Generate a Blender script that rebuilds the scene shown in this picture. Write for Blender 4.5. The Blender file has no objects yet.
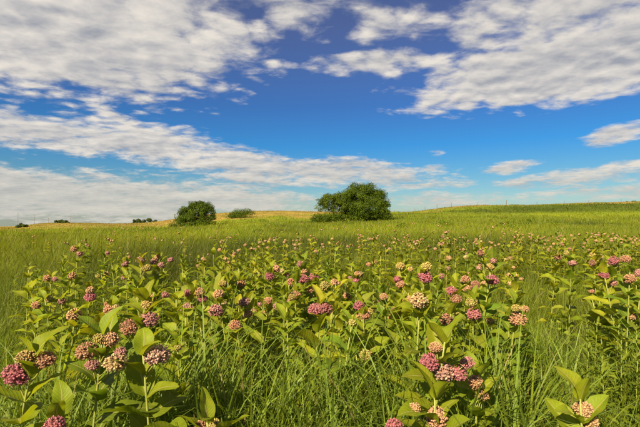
import bpy, math, random
import numpy as np
from mathutils import Vector, Matrix, Euler

random.seed(7)
rng = np.random.default_rng(11)
sc = bpy.context.scene
COL = sc.collection
R = math.radians

# ------------------------------------------------------------------ camera
F = 427.0                      # focal length in pixels of a 640 px wide frame
HOR = 222.0                    # row of the true horizon
CAMZ = 1.55
cam = bpy.data.cameras.new('camera')
cam.sensor_width = 36.0
cam.lens = 24.02
cam.clip_start = 0.05
cam.clip_end = 20000
camo = bpy.data.objects.new('camera', cam)
COL.objects.link(camo)
camo.location = (0, 0, CAMZ)
camo.rotation_euler = (R(90) + math.atan((HOR - 213.5) / F), 0, 0)
sc.camera = camo

# ------------------------------------------------------------------ light
SUN_AZ, SUN_EL = -148.0, 37.0          # degrees clockwise from +Y (view direction), elevation
sd = Vector((math.sin(R(SUN_AZ)) * math.cos(R(SUN_EL)), math.cos(R(SUN_AZ)) * math.cos(R(SUN_EL)), math.sin(R(SUN_EL))))
sl = bpy.data.lights.new('sun', 'SUN')
sl.energy = 5.0
sl.angle = R(0.6)
sl.color = (1.0, 0.85, 0.58)
so = bpy.data.objects.new('sun', sl)
COL.objects.link(so)
so.rotation_euler = sd.to_track_quat('Z', 'Y').to_euler()
so.location = sd * 50

vs = sc.view_settings
vs.view_transform = 'Standard'
vs.look = 'None'
vs.exposure = 1.45
vs.gamma = 1.0
vs.use_curve_mapping = False

sc.render.engine = 'CYCLES'
cy = sc.cycles
cy.max_bounces = 6
cy.diffuse_bounces = 3
cy.glossy_bounces = 2
cy.transmission_bounces = 4
cy.transparent_max_bounces = 6
cy.caustics_reflective = False
cy.caustics_refractive = False
cy.sample_clamp_indirect = 4.0

# ------------------------------------------------------------------ node helpers
class NT:
    def __init__(s, tree):
        s.t = tree
        tree.nodes.clear()

    def n(s, typ, **kw):
        nd = s.t.nodes.new(typ)
        for k, v in kw.items():
            setattr(nd, k, v)
        return nd

    def put(s, sock, v):
        if hasattr(v, 'links'):
            s.t.links.new(v, sock)
        else:
            sock.default_value = v

    def m(s, op, a, b=None, c=None, clamp=False):
        nd = s.n('ShaderNodeMath', operation=op)
        nd.use_clamp = clamp
        s.put(nd.inputs[0], a)
        if b is not None:
            s.put(nd.inputs[1], b)
        if c is not None:
            s.put(nd.inputs[2], c)
        return nd.outputs[0]

    def ss(s, x, a, b):          # smoothstep
        nd = s.n('ShaderNodeMapRange', interpolation_type='SMOOTHSTEP')
        s.put(nd.inputs['Value'], x)
        nd.inputs['From Min'].default_value = a
        nd.inputs['From Max'].default_value = b
        return nd.outputs[0]

    def mix(s, f, a, b, mode='MIX'):
        nd = s.n('ShaderNodeMix', data_type='RGBA', blend_type=mode)
        s.put(nd.inputs[0], f)
        s.put(nd.inputs[6], a if hasattr(a, 'links') else (*a, 1.0))
        s.put(nd.inputs[7], b if hasattr(b, 'links') else (*b, 1.0))
        return nd.outputs[2]

    def noise(s, vec, scale, detail=4.0, rough=0.5, dist=0.0):
        nd = s.n('ShaderNodeTexNoise')
        s.put(nd.inputs['Vector'], vec)
        nd.inputs['Scale'].default_value = scale
        nd.inputs['Detail'].default_value = detail
        nd.inputs['Roughness'].default_value = rough
        nd.inputs['Distortion'].default_value = dist
        return nd.outputs[0]

    def xyz(s, x, y, z):
        nd = s.n('ShaderNodeCombineXYZ')
        s.put(nd.inputs[0], x); s.put(nd.inputs[1], y); s.put(nd.inputs[2], z)
        return nd.outputs[0]

# ------------------------------------------------------------------ sky (world)
world = bpy.data.worlds.new('World')
sc.world = world
world.use_nodes = True
W = NT(world.node_tree)
sky = W.n('ShaderNodeTexSky', sky_type='NISHITA')
sky.sun_disc = False
sky.sun_elevation = R(SUN_EL)
sky.sun_rotation = R(SUN_AZ)
sky.altitude = 200
sky.air_density = 1.0
sky.dust_density = 0.4
sky.ozone_density = 2.0
tc = W.n('ShaderNodeTexCoord')
sep = W.n('ShaderNodeSeparateXYZ')
W.put(sep.inputs[0], tc.outputs['Generated'])
dx, dy, dz = sep.outputs
W.put(sky.inputs[0], W.xyz(dx, dy, W.m('MAXIMUM', dz, 0.012))) if len(sky.inputs) else None
hyp = W.m('SQRT', W.m('ADD', W.m('MULTIPLY', dx, dx), W.m('MULTIPLY', dy, dy)))
az = W.m('MULTIPLY', W.m('ARCTAN2', dx, dy), 180 / math.pi)             # degrees, 0 = view direction
el = W.m('MULTIPLY', W.m('ARCTAN2', dz, hyp), 180 / math.pi)
# the cloud layer: a sheet overhead, so clouds flatten and shrink towards the horizon
dzz = W.m('ADD', W.m('MAXIMUM', dz, 0.0), 0.10)
cx = W.m('DIVIDE', dx, dzz)
cyy = W.m('DIVIDE', dy, dzz)
cp = W.xyz(cx, cyy, 0.0)
# slow warp shared by the bank outlines
wz = W.n('ShaderNodeTexNoise'); W.put(wz.inputs['Vector'], cp)
wz.inputs['Scale'].default_value = 1.6; wz.inputs['Detail'].default_value = 3.0
wsep = W.n('ShaderNodeSeparateColor'); W.put(wsep.inputs[0], wz.outputs[1])
azw = W.m('ADD', az, W.m('MULTIPLY', W.m('SUBTRACT', wsep.outputs[0], 0.5), 5.0))
elw = W.m('ADD', el, W.m('MULTIPLY', W.m('SUBTRACT', wsep.outputs[1], 0.5), 2.0))

def pix(px, py):
    x, z = (px - 320) / F, (HOR - py) / F
    return math.degrees(math.atan2(x, 1)), math.degrees(math.atan2(z, math.hypot(x, 1)))

def bank(px, py, rx, ry, slope=0.0, k=1.0):
    """a bank of cloud centred where pixel (px,py) looks, radii in degrees; value ~ k inside, falling through 0"""
    a0, e0 = pix(px, py)
    u = W.m('SUBTRACT', azw, a0)
    v = W.m('SUBTRACT', W.m('SUBTRACT', elw, e0), W.m('MULTIPLY', u, slope))
    u = W.m('DIVIDE', u, rx); v = W.m('DIVIDE', v, ry)
    d2 = W.m('ADD', W.m('MULTIPLY', u, u), W.m('MULTIPLY', v, v))
    return W.m('MAXIMUM', W.m('SUBTRACT', k, d2), -1.3)

BANKS = [
    (20, 2, 23, 7.4, 0.00, 1.6),      # big bank, upper left
    (168, 50, 8.0, 4.0, 0.10, 0.75),
    (75, 70, 12, 2.0, 0.0, 0.8),
    (296, 8, 8, 3.6, 0.0, 0.62),        # wisps at the top
    (400, 16, 13, 3.6, 0.0, 0.32),
    (580, 62, 18, 3.4, 0.05, 1.5),    # long bank, upper right
    (388, 62, 10, 1.8, 0.0, 0.95),
    (470, 84, 10, 1.6, 0.02, 0.75),
    (600, 6, 20, 6.0, 0.0, 0.80),
    (45, 133, 15, 2.4, -0.04, 1.0),   # cumulus band, lower left
    (150, 142, 10, 2.9, -0.14, 1.1),
    (235, 166, 11, 2.6, -0.12, 1.0),
    (345, 174, 15, 2.2, -0.05, 0.85),
    (425, 184, 8, 1.0, -0.02, 0.6),
    (440, 200, 12, 1.6, 0.0, 0.5),
    (600, 194, 14, 1.3, 0.0, 0.45),
    (40, 195, 27, 3.0, -0.02, 1.2),    # low layered bank
    (190, 198, 22, 2.2, -0.03, 0.95),
    (428, 169, 3.0, 0.8, 0.0, 0.85),
    (432, 154, 1.6, 0.45, 0.0, 0.6),
    (514, 166, 3.6, 0.8, 0.05, 0.75),
    (580, 177, 10, 1.1, 0.05, 0.7),
    (628, 168, 6, 0.9, 0.05, 0.6),
    (622, 133, 4.5, 1.2, 0.22, 0.8),
]
mask = None
for b in BANKS:
    v = bank(*b)
    mask = v if mask is None else W.m('SMOOTH_MAX', mask, v, 0.12)
# the rest of the sky, beyond these banks, carries scattered banks of the same kind
gen = W.m('MULTIPLY', W.m('SUBTRACT', W.noise(W.xyz(cx, cyy, 4.7), 0.55, 3.0, 0.5), 0.47), 6.0)
out = W.m('MAXIMUM', W.ss(W.m('ABSOLUTE', az), 42.0, 56.0), W.ss(el, 28.0, 36.0))
genm = W.m('ADD', W.m('MULTIPLY', gen, out), W.m('MULTIPLY', W.m('SUBTRACT', 1.0, out), -1.2))
mask = W.m('MAXIMUM', mask, genm)

def fbm(off):
    p = W.xyz(W.m('ADD', cx, off[0]), W.m('ADD', cyy, off[1]), 0.0)
    a = W.noise(p, 3.2, 9.0, 0.64, 0.1)
    b = W.noise(W.xyz(W.m('MULTIPLY', W.m('ADD', cx, off[0]), 6.5), W.m('MULTIPLY', W.m('ADD', cyy, off[1]), 8.5), 2.3), 1.0, 4.0, 0.55, 0.5)
    wv = W.n('ShaderNodeTexNoise'); W.put(wv.inputs['Vector'], p); wv.inputs['Scale'].default_value = 7.0; wv.inputs['Detail'].default_value = 4.0
    vm = W.n('ShaderNodeVectorMath', operation='MULTIPLY_ADD'); W.put(vm.inputs[0], wv.outputs[1]); vm.inputs[1].default_value = (.16, .16, 0); W.put(vm.inputs[2], p)
    vo = W.n('ShaderNodeTexVoronoi', feature='F1'); W.put(vo.inputs['Vector'], vm.outputs[0]); vo.inputs['Scale'].default_value = 8.0
    puff = W.m('SUBTRACT', 1.02, vo.outputs['Distance'])
    hi = W.m('ADD', W.m('MULTIPLY', a, 0.45), W.m('ADD', W.m('MULTIPLY', b, 0.35), W.m('MULTIPLY', puff, 0.20)))
    # low clouds are seen from the side: heaped, with height
    c = W.noise(W.xyz(W.m('MULTIPLY', W.m('ADD', az, off[0] * 12), 0.26), W.m('MULTIPLY', W.m('SUBTRACT', el, off[1] * 9), 1.0), 7.7), 1.0, 9.0, 0.70, 0.1)
    lo_ = W.ss(el, 13.0, 8.0)
    return W.m('ADD', W.m('MULTIPLY', hi, W.m('SUBTRACT', 1.0, W.m('MULTIPLY', lo_, 0.7))), W.m('MULTIPLY', c, W.m('MULTIPLY', lo_, 0.7)))
f0 = fbm((0, 0))
f1 = fbm((-0.03, -0.075))                      # towards the sun and the zenith
dens = W.m('ADD', W.m('MULTIPLY', mask, 0.46), W.m('MULTIPLY', W.m('SUBTRACT', f0, 0.5), 2.3))
cover = W.ss(dens, -0.12, 0.40)
thick = W.ss(dens, 0.15, 0.85)
relief = W.m('MULTIPLY', W.m('SUBTRACT', f0, f1), 3.0)
big = W.noise(W.xyz(cx, cyy, 9.1), 1.1, 3.0, 0.5)
lit = W.m('ADD', W.m('ADD', W.m('ADD', 0.62, W.m('MULTIPLY', W.m('SUBTRACT', big, 0.5), 1.1)), relief), W.m('MULTIPLY', thick, -0.22), clamp=True)
# clear sky: the Nishita blue, deepened overhead and turned cyan lower down
ramp = W.n('ShaderNodeValToRGB')
W.put(ramp.inputs[0], W.m('DIVIDE', el, 40.0, clamp=True))
stops = [(0.0, (1.0, 1.0, 1.0))]
SKYTINT = [(0.0, (.46, .52, .56)), (0.07, (.42, .56, .60)), (0.15, (.28, .53, .66)), (0.25, (.14, .50, .80)), (0.38, (.21, .43, .74)), (0.62, (.48, .48, .68)), (1.0, (.55, .52, .66))]
er = ramp.color_ramp
while len(er.elements) > 1:
    er.elements.remove(er.elements[-1])
er.elements[0].position = SKYTINT[0][0]; er.elements[0].color = (*SKYTINT[0][1], 1)
for p_, c_ in SKYTINT[1:]:
    e_ = er.elements.new(p_); e_.color = (*c_, 1)
clear = W.mix(1.0, W.mix(1.0, sky.outputs[0], (.93, .93, .93), 'MULTIPLY'), ramp.outputs[0], 'MULTIPLY')
# cloud light: warm sunlit tops, grey violet undersides; low clouds seen through more air
ccol = W.mix(lit, (2.7, 2.8, 3.1), (6.2, 5.75, 5.1))
low = W.ss(el, 9.5, 2.0)
ccol = W.mix(W.m('MULTIPLY', low, 0.55), ccol, (4.15, 4.1, 3.6))
final = W.mix(W.m('MULTIPLY', cover, 0.95), clear, ccol)
bg = W.n('ShaderNodeBackground')
W.put(bg.inputs[0], final)
bg.inputs[1].default_value = 0.05
wo = W.n('ShaderNodeOutputWorld')
W.put(wo.inputs[0], bg.outputs[0])
world.cycles.sampling_method = 'MANUAL'
world.cycles.sample_map_resolution = 512

# ------------------------------------------------------------------ object helpers
def mesh_np(name, V, quads=None, tris=None, col=None, uv=None, smooth=True):
    me = bpy.data.meshes.new(name)
    V = np.asarray(V, np.float32)
    q = np.zeros((0, 4), np.int32) if quads is None else np.asarray(quads, np.int32).reshape(-1, 4)
    t = np.zeros((0, 3), np.int32) if tris is None else np.asarray(tris, np.int32).reshape(-1, 3)
    me.vertices.add(len(V))
    me.vertices.foreach_set('co', V.ravel())
    loops = np.concatenate([q.ravel(), t.ravel()])
    me.loops.add(len(loops))
    me.loops.foreach_set('vertex_index', loops)
    ns = np.concatenate([np.full(len(q), 4), np.full(len(t), 3)]).astype(np.int32)
    st = np.concatenate([[0], np.cumsum(ns)[:-1]]).astype(np.int32)
    me.polygons.add(len(ns))
    me.polygons.foreach_set('loop_start', st)
    me.polygons.foreach_set('loop_total', ns)
    me.polygons.foreach_set('use_smooth', np.full(len(ns), smooth))
    if col is not None:
        a = me.attributes.new('Col', 'FLOAT_COLOR', 'POINT')
        c = np.ones((len(V), 4), np.float32); c[:, :3] = col
        a.data.foreach_set('color', c.ravel())
    if uv is not None:
        ul = me.uv_layers.new(name='UVMap')
        ul.data.foreach_set('uv', np.asarray(uv, np.float32)[loops].ravel())
    me.update(calc_edges=True)
    me.validate()
    return me

class MB:
    """collects pieces of one mesh"""
    def __init__(s):
        s.V, s.Q, s.T, s.C, s.U, s.n = [], [], [], [], [], 0

    def add(s, V, Q=None, T=None, col=(1, 1, 1), uv=None):
        V = np.asarray(V, float)
        if Q is not None and len(Q):
            s.Q.append(np.asarray(Q) + s.n)
        if T is not None and len(T):
            s.T.append(np.asarray(T) + s.n)
        c = np.asarray(col, float)
        s.C.append(np.broadcast_to(c, (len(V), 3)))
        s.U.append(np.zeros((len(V), 2)) if uv is None else uv)
        s.V.append(V); s.n += len(V)

    def mesh(s, name, mat=None, smooth=True):
        me = mesh_np(name, np.concatenate(s.V), np.concatenate(s.Q) if s.Q else None, np.concatenate(s.T) if s.T else None,
                     np.concatenate(s.C), np.concatenate(s.U), smooth)
        if mat:
            me.materials.append(mat)
        return me

def obj(name, me, parent=None, label=None, cat=None, group=None, kind=None, color=None):
    o = bpy.data.objects.new(name, me)
    COL.objects.link(o)
    if parent:
        o.parent = parent
    if label: o['label'] = label
    if cat: o['category'] = cat
    if group: o['group'] = group
    if kind: o['kind'] = kind
    if color: o.color = (*color, 1.0)
    return o

def tube(pts, rad, k=7):
    pts = np.asarray(pts, float); n = len(pts)
    rad = np.broadcast_to(np.asarray(rad, float), (n,))
    V = []
    for i in range(n):
        t = pts[min(i + 1, n - 1)] - pts[max(i - 1, 0)]
        t /= np.linalg.norm(t) + 1e-9
        a = np.cross(t, (1.0, 0.13, 0.07) if abs(t[0]) < 0.9 else (0, 1, 0.1)); a /= np.linalg.norm(a)
        b = np.cross(t, a)
        ang = np.arange(k) * 2 * math.pi / k
        V.append(pts[i] + rad[i] * (np.cos(ang)[:, None] * a + np.sin(ang)[:, None] * b))
    V = np.concatenate(V)
    Q = [[i * k + j, i * k + (j + 1) % k, (i + 1) * k + (j + 1) % k, (i + 1) * k + j] for i in range(n - 1) for j in range(k)]
    V = np.vstack([V, pts[-1]]); e = len(V) - 1
    T = [[(n - 1) * k + j, (n - 1) * k + (j + 1) % k, e] for j in range(k)]
    return V, Q, T

# ------------------------------------------------------------------ materials
def leafy(name, trans=0.35, rough=0.5, spec=0.35, use_obj=True, veins=False, tboost=(1.35, 1.3, 0.6), nscale=18.0, namt=0.35, bump=0.0):
    m = bpy.data.materials.new(name); m.use_nodes = True
    N = NT(m.node_tree)
    at = N.n('ShaderNodeAttribute', attribute_name='Col')
    c = at.outputs['Color']
    oi = N.n('ShaderNodeObjectInfo')
    if use_obj:
        c = N.mix(1.0, c, oi.outputs['Color'], 'MULTIPLY')
    co = N.n('ShaderNodeTexCoord').outputs['Object']
    nz = N.noise(co, nscale, 3.0, 0.6)
    k = N.m('ADD', 1.0 - namt * 0.5, N.m('MULTIPLY', nz, namt))
    c = N.mix(1.0, c, N.xyz(k, k, k), 'MULTIPLY')
    normal = None
    if veins:
        uvn = N.n('ShaderNodeUVMap', uv_map='UVMap')
        s = N.n('ShaderNodeSeparateXYZ'); N.put(s.inputs[0], uvn.outputs[0])
        t, v = s.outputs[0], s.outputs[1]
        av = N.m('ABSOLUTE', v)
        rib = N.ss(av, 0.085, 0.03)
        ph = N.m('MULTIPLY', N.m('SUBTRACT', t, N.m('MULTIPLY', av, 0.22)), 12 * 2 * math.pi)
        vein = N.m('POWER', N.m('ADD', N.m('MULTIPLY', N.m('SINE', ph), 0.5), 0.5), 6.0)
        vein = N.m('MULTIPLY', vein, N.ss(av, 1.0, 0.75))
        c = N.mix(N.m('MULTIPLY', vein, 0.13), c, (0.30, 0.30, 0.05))
        c = N.mix(N.m('MULTIPLY', rib, 0.75), c, (0.36, 0.33, 0.12))
        blot = N.ss(N.noise(co, 2.6, 4.0, 0.6), 0.55, 0.72)
        c = N.mix(N.m('MULTIPLY', blot, 0.38), c, (0.33, 0.29, 0.03))
        edge = N.m('MULTIPLY', N.ss(av, 0.8, 1.0), N.ss(nz, 0.52, 0.72))
        c = N.mix(N.m('MULTIPLY', edge, 0.5), c, (0.30, 0.22, 0.04))
        bp = N.n('ShaderNodeBump'); bp.inputs['Strength'].default_value = 0.22; bp.inputs['Distance'].default_value = 0.004
        N.put(bp.inputs['Height'], N.m('ADD', N.m('MULTIPLY', vein, -1.0), N.m('ADD', N.m('MULTIPLY', rib, -1.5), N.m('MULTIPLY', nz, 0.8))))
        normal = bp.outputs[0]
    p = N.n('ShaderNodeBsdfPrincipled')
    N.put(p.inputs['Base Color'], c)
    p.inputs['Roughness'].default_value = rough
    p.inputs['Specular IOR Level'].default_value = spec
    tr = N.n('ShaderNodeBsdfTranslucent')
    N.put(tr.inputs[0], N.mix(1.0, c, tboost, 'MULTIPLY'))
    if normal is not None:
        N.put(p.inputs['Normal'], normal)
    mx = N.n('ShaderNodeMixShader'); mx.inputs[0].default_value = trans
    N.put(mx.inputs[1], p.outputs[0]); N.put(mx.inputs[2], tr.outputs[0])
    o = N.n('ShaderNodeOutputMaterial'); N.put(o.inputs[0], mx.outputs[0])
    return m

M_LEAF = leafy('milkweed_leaf', 0.5, 0.55, 0.2, True, True, nscale=9.0, namt=0.5)
M_STEM = leafy('milkweed_stem', 0.05, 0.55, 0.3, True, nscale=30)
M_FLOWER = leafy('milkweed_flower', 0.22, 0.6, 0.2, True, tboost=(1.1, 1.0, 1.0), nscale=40, namt=0.3)
M_GRASS = leafy('grass_blade', 0.48, 0.5, 0.22, False, nscale=6.0, namt=0.4)
M_TREE = leafy('tree_foliage', 0.12, 0.7, 0.08, False, nscale=1.1, namt=0.5)
M_BARK = leafy('bark', 0.0, 0.9, 0.1, False, nscale=9.0, namt=0.9)
M_WOOD = leafy('weathered_wood', 0.0, 0.85, 0.15, False, nscale=20.0, namt=0.7)
M_WIRE = bpy.data.materials.new('wire'); M_WIRE.use_nodes = True
_p = M_WIRE.node_tree.nodes['Principled BSDF']
_p.inputs['Base Color'].default_value = (0.18, 0.16, 0.14, 1); _p.inputs['Metallic'].default_value = 0.7; _p.inputs['Roughness'].default_value = 0.6

# ------------------------------------------------------------------ terrain
def table(px, pts):
    a = np.array(pts, float)
    return np.interp(px, a[:, 0], a[:, 1])

RIDGE = [(-300, 228), (0, 227), (20, 226.2), (30, 224), (45, 222.5), (80, 222.4), (120, 223), (145, 222.3), (160, 221), (185, 217), (215, 213), (250, 211), (285, 210.3),
         (310, 211), (395, 212), (412, 211.8), (425, 210), (440, 208), (460, 206), (480, 205), (530, 205), (550, 204), (570, 203.3), (600, 202.2), (640, 201.5), (950, 200)]
EDGE = [(-300, 229), (0, 228.5), (90, 227), (160, 226), (215, 223), (260, 220.5), (310, 220.5), (395, 217), (440, 215), (500, 214.5), (570, 213.5), (950, 213)]
DE, DR = 95.0, 170.0

def bumps(x, y):
    return (0.5 * np.sin(x * 0.071 + 1.3) * np.sin(y * 0.063 + 0.4) + 0.3 * np.sin(x * 0.17 + y * 0.11) + 0.2 * np.sin(x * 0.31 - y * 0.27 + 2.0))

def to_px(x, y):
    return np.clip(320 + F * x / np.maximum(y, 4.0), -300, 950)

def ground(x, y):
    x = np.asarray(x, float); y = np.asarray(y, float)
    px = to_px(x, y)
    acc = 0
    for off in (-9, -4, 0, 4, 9):
        acc = acc + table(px + off, RIDGE)
    pr = acc / 5
    pe = table(px, EDGE)
    ze = CAMZ + (HOR - pe) / F * DE - 0.35
    zr = CAMZ + (HOR - pr) / F * DR - 0.25
    t1 = np.clip((y - 12) / (DE - 12), 0, 1)
    t2 = np.clip((y - DE) / (DR - DE), 0, 1)
    t3 = np.clip((y - DR) / 380, 0, 1)
    z = ze * t1 ** 1.4 + (zr - ze) * (1 - (1 - t2) ** 1.5) - (zr + 5.0) * (t3 * t3 * (3 - 2 * t3))
    z = z - 0.02 * np.clip(y - DR - 100, 0, None)
    z = z + bumps(x, y) * np.clip((y - 20) / 60, 0, 1) * 0.12
    z = z + 0.03 * np.sin(x * 2.1) * np.sin(y * 1.7)
    return z

def gz(x, y):
    return float(ground(np.array([x]), np.array([y]))[0])

def vnoise(x, y, s, seed=0):
    """cheap smooth value noise 0..1"""
    x = np.asarray(x) / s + seed * 17.3; y = np.asarray(y) / s + seed * 9.1
    xi = np.floor(x); yi = np.floor(y); fx = x - xi; fy = y - yi
    fx = fx * fx * (3 - 2 * fx); fy = fy * fy * (3 - 2 * fy)
    def h(a, b):
        v = np.sin(a * 127.1 + b * 311.7 + seed * 74.7) * 43758.5453
        return v - np.floor(v)
    return (h(xi, yi) * (1 - fx) + h(xi + 1, yi) * fx) * (1 - fy) + (h(xi, yi + 1) * (1 - fx) + h(xi + 1, yi + 1) * fx) * fy

def sstep(x, a, b):
    t = np.clip((x - a) / (b - a), 0, 1)
    return t * t * (3 - 2 * t)

GREEN = np.array([.135, .178, .009]); LIME = np.array([.205, .228, .012]); DARK = np.array([.055, .078, .006])
TAN = np.array([.245, .158, .044]); STRAW = np.array([.30, .24, .10])

def veg_colour(x, y):
    """what grows where: lime meadow, tan dry hills, dark rank growth on the long slope"""
    px = to_px(x, y)
    fr = (y - DE) / (DR - DE)
    n1 = vnoise(x, y, 9, 1); n2 = vnoise(x, y, 3.1, 2); n3 = vnoise(x, y, 27, 3)
    c = GREEN[None] * (1 - n2[:, None]) + LIME[None] * n2[:, None]
    dk = (sstep(n1 + 0.35 * n2, 0.72, 1.05) * .62 + sstep(n3, .5, .8) * .3)[:, None]
    c = c * (1 - dk) + DARK[None] * dk
    f0 = table(px, [(-300, -.3), (90, -.25), (170, -.1), (215, .02), (310, .08), (392, .62), (425, .35), (465, .45), (500, .62), (640, .58), (950, .58)])
    tn = sstep(fr + (n1 - .5) * .5 + (n2 - .5) * .35, f0, f0 + .22)
    tn = tn * (0.72 + 0.28 * n3)
    band = sstep(px, 455, 520) * sstep(fr, .02, .16) * (1 - sstep(fr, f0 - .12, f0 + .05))
    c = c * (1 - .9 * band[:, None]) + DARK[None] * .9 * band[:, None]
    tc_ = TAN[None] * (0.7 + 0.6 * n2[:, None])
    tan_green = sstep(n1 * .6 + n3 * .4, .45, .75)[:, None] * .5 * (1 - .8 * sstep(px, 400, 480))[:, None]
    tc_ = tc_ * (1 - tan_green) + GREEN[None] * tan_green
    return c * (1 - tn[:, None]) + tc_ * tn[:, None], tn

rr = np.concatenate([[0.0], np.geomspace(0.4, 6000, 230)])
th = np.concatenate([np.linspace(-55, 55, 420), np.linspace(55, 305, 130)[1:-1]]) * math.pi / 180
RRg, THg = np.meshgrid(rr, th, indexing='ij')
gx = (RRg * np.sin(THg)).ravel(); gy = (RRg * np.cos(THg)).ravel()
gv = np.stack([gx, gy, ground(gx, gy)], 1)
nt_, nr_ = len(th), len(rr)
ii, jj = np.meshgrid(np.arange(nr_ - 1), np.arange(nt_), indexing='ij')
j2 = (jj + 1) % nt_
gq = np.stack([ii * nt_ + jj, (ii + 1) * nt_ + jj, (ii + 1) * nt_ + j2, ii * nt_ + j2], -1).reshape(-1, 4)[:, ::-1]
gc, _ = veg_colour(gx, gy)
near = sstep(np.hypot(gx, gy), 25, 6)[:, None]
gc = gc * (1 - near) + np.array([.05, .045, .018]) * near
M_GROUND = bpy.data.materials.new('meadow_ground'); M_GROUND.use_nodes = True
N = NT(M_GROUND.node_tree)
_c = N.n('ShaderNodeAttribute', attribute_name='Col').outputs['Color']
_co = N.n('ShaderNodeTexCoord').outputs['Object']
_n1 = N.noise(_co, 0.9, 6.0, 0.65); _n2 = N.noise(_co, 0.16, 4.0, 0.6)
_k = N.m('ADD', 0.45, N.m('ADD', N.m('MULTIPLY', _n1, 0.7), N.m('MULTIPLY', _n2, 0.4)))
_c = N.mix(1.0, _c, N.xyz(_k, _k, _k), 'MULTIPLY')
_p = N.n('ShaderNodeBsdfPrincipled'); N.put(_p.inputs['Base Color'], _c)
_p.inputs['Roughness'].default_value = 0.95; _p.inputs['Specular IOR Level'].default_value = 0.05
_b = N.n('ShaderNodeBump'); _b.inputs['Strength'].default_value = 0.6; _b.inputs['Distance'].default_value = 0.25
N.put(_b.inputs['Height'], _n1); N.put(_p.inputs['Normal'], _b.outputs[0])
_o = N.n('ShaderNodeOutputMaterial'); N.put(_o.inputs[0], _p.outputs[0])
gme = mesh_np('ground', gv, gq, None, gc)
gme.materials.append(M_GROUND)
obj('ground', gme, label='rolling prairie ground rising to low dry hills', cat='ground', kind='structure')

# ------------------------------------------------------------------ grass
def blades(base, L, w, phi, lean, bend, S, col, twist=None, tipfade=0.25, e=1.6):
    """ribbon blades; base (n,3)"""
    n = len(base)
    twist = np.zeros(n) if twist is None else twist
    d = np.stack([np.cos(phi), np.sin(phi), np.zeros(n)], 1)
    sp = phi + math.pi / 2 + twist
    sd_ = np.stack([np.cos(sp), np.sin(sp), np.zeros(n)], 1)
    P = base.astype(float).copy()
    V = np.zeros((n, 2 * S + 1, 3)); C = np.zeros((n, 2 * S + 1, 3))
    for i in range(S):
        t = i / S
        ww = w * (0.55 + 0.45 * min(1, t * 4)) * (1 - t ** 2.2)
        V[:, 2 * i] = P - sd_ * ww[:, None] * .5
        V[:, 2 * i + 1] = P + sd_ * ww[:, None] * .5
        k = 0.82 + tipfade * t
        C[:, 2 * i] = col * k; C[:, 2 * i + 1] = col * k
        a = lean + bend * ((i + .6) / S) ** e
        P = P + (L / S)[:, None] * (np.sin(a)[:, None] * d + np.cos(a)[:, None] * np.array([0, 0, 1.0]))
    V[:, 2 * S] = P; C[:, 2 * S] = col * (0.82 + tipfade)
    b0 = (np.arange(n) * (2 * S + 1))[:, None]
    Q = np.concatenate([b0 + np.array([2 * i, 2 * i + 1, 2 * i + 3, 2 * i + 2])[None] for i in range(S - 1)], 0) if S > 1 else np.zeros((0, 4), int)
    T = b0 + np.array([2 * S - 2, 2 * S - 1, 2 * S])[None]
    return V.reshape(-1, 3), Q, T, C.reshape(-1, 3)

def wedge(n, d0, d1, half=0.98, tight=0.0):
    """points in front of the camera with density falling as 1/d^2"""
    y = d0 * (d1 / d0) ** rng.random(n)
    x = (rng.random(n) * 2 - 1) * half * (y + 0.5)
    return x, y

def grass_height(x, y):
    px = to_px(x, y)
    h = 0.74 + 0.18 * (vnoise(x, y, 1.1, 5) - .5) + 0.25 * (vnoise(x, y, 3.7, 6) - .5)
    # rank tall stand in front of the patch and beside the dark hollow
    stand = sstep(px, 140, 200) * (1 - sstep(px, 400, 425) * sstep(px, 500, 480))
    h = np.where(y < 3.2, .76 + .16 * (vnoise(x, y, .45, 5) - .5), h)
    h = h + .31 * stand * sstep(y, 1.35, 1.6) * sstep(y, 2.6, 2.1)
    patch = np.exp(-((px - 260) / 150) ** 2) * sstep(y, 1.8, 2.3) * (1 - sstep(y, 6.0, 7.5))
    h = h - .22 * patch
    hollow = np.exp(-((px - 563) / 24) ** 4 - ((y - 4.0) / 1.7) ** 4)
    h = h - .62 * hollow
    far = sstep(y, 10, 40)
    return np.clip(h - .30 * far, .20, 1.2)

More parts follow.
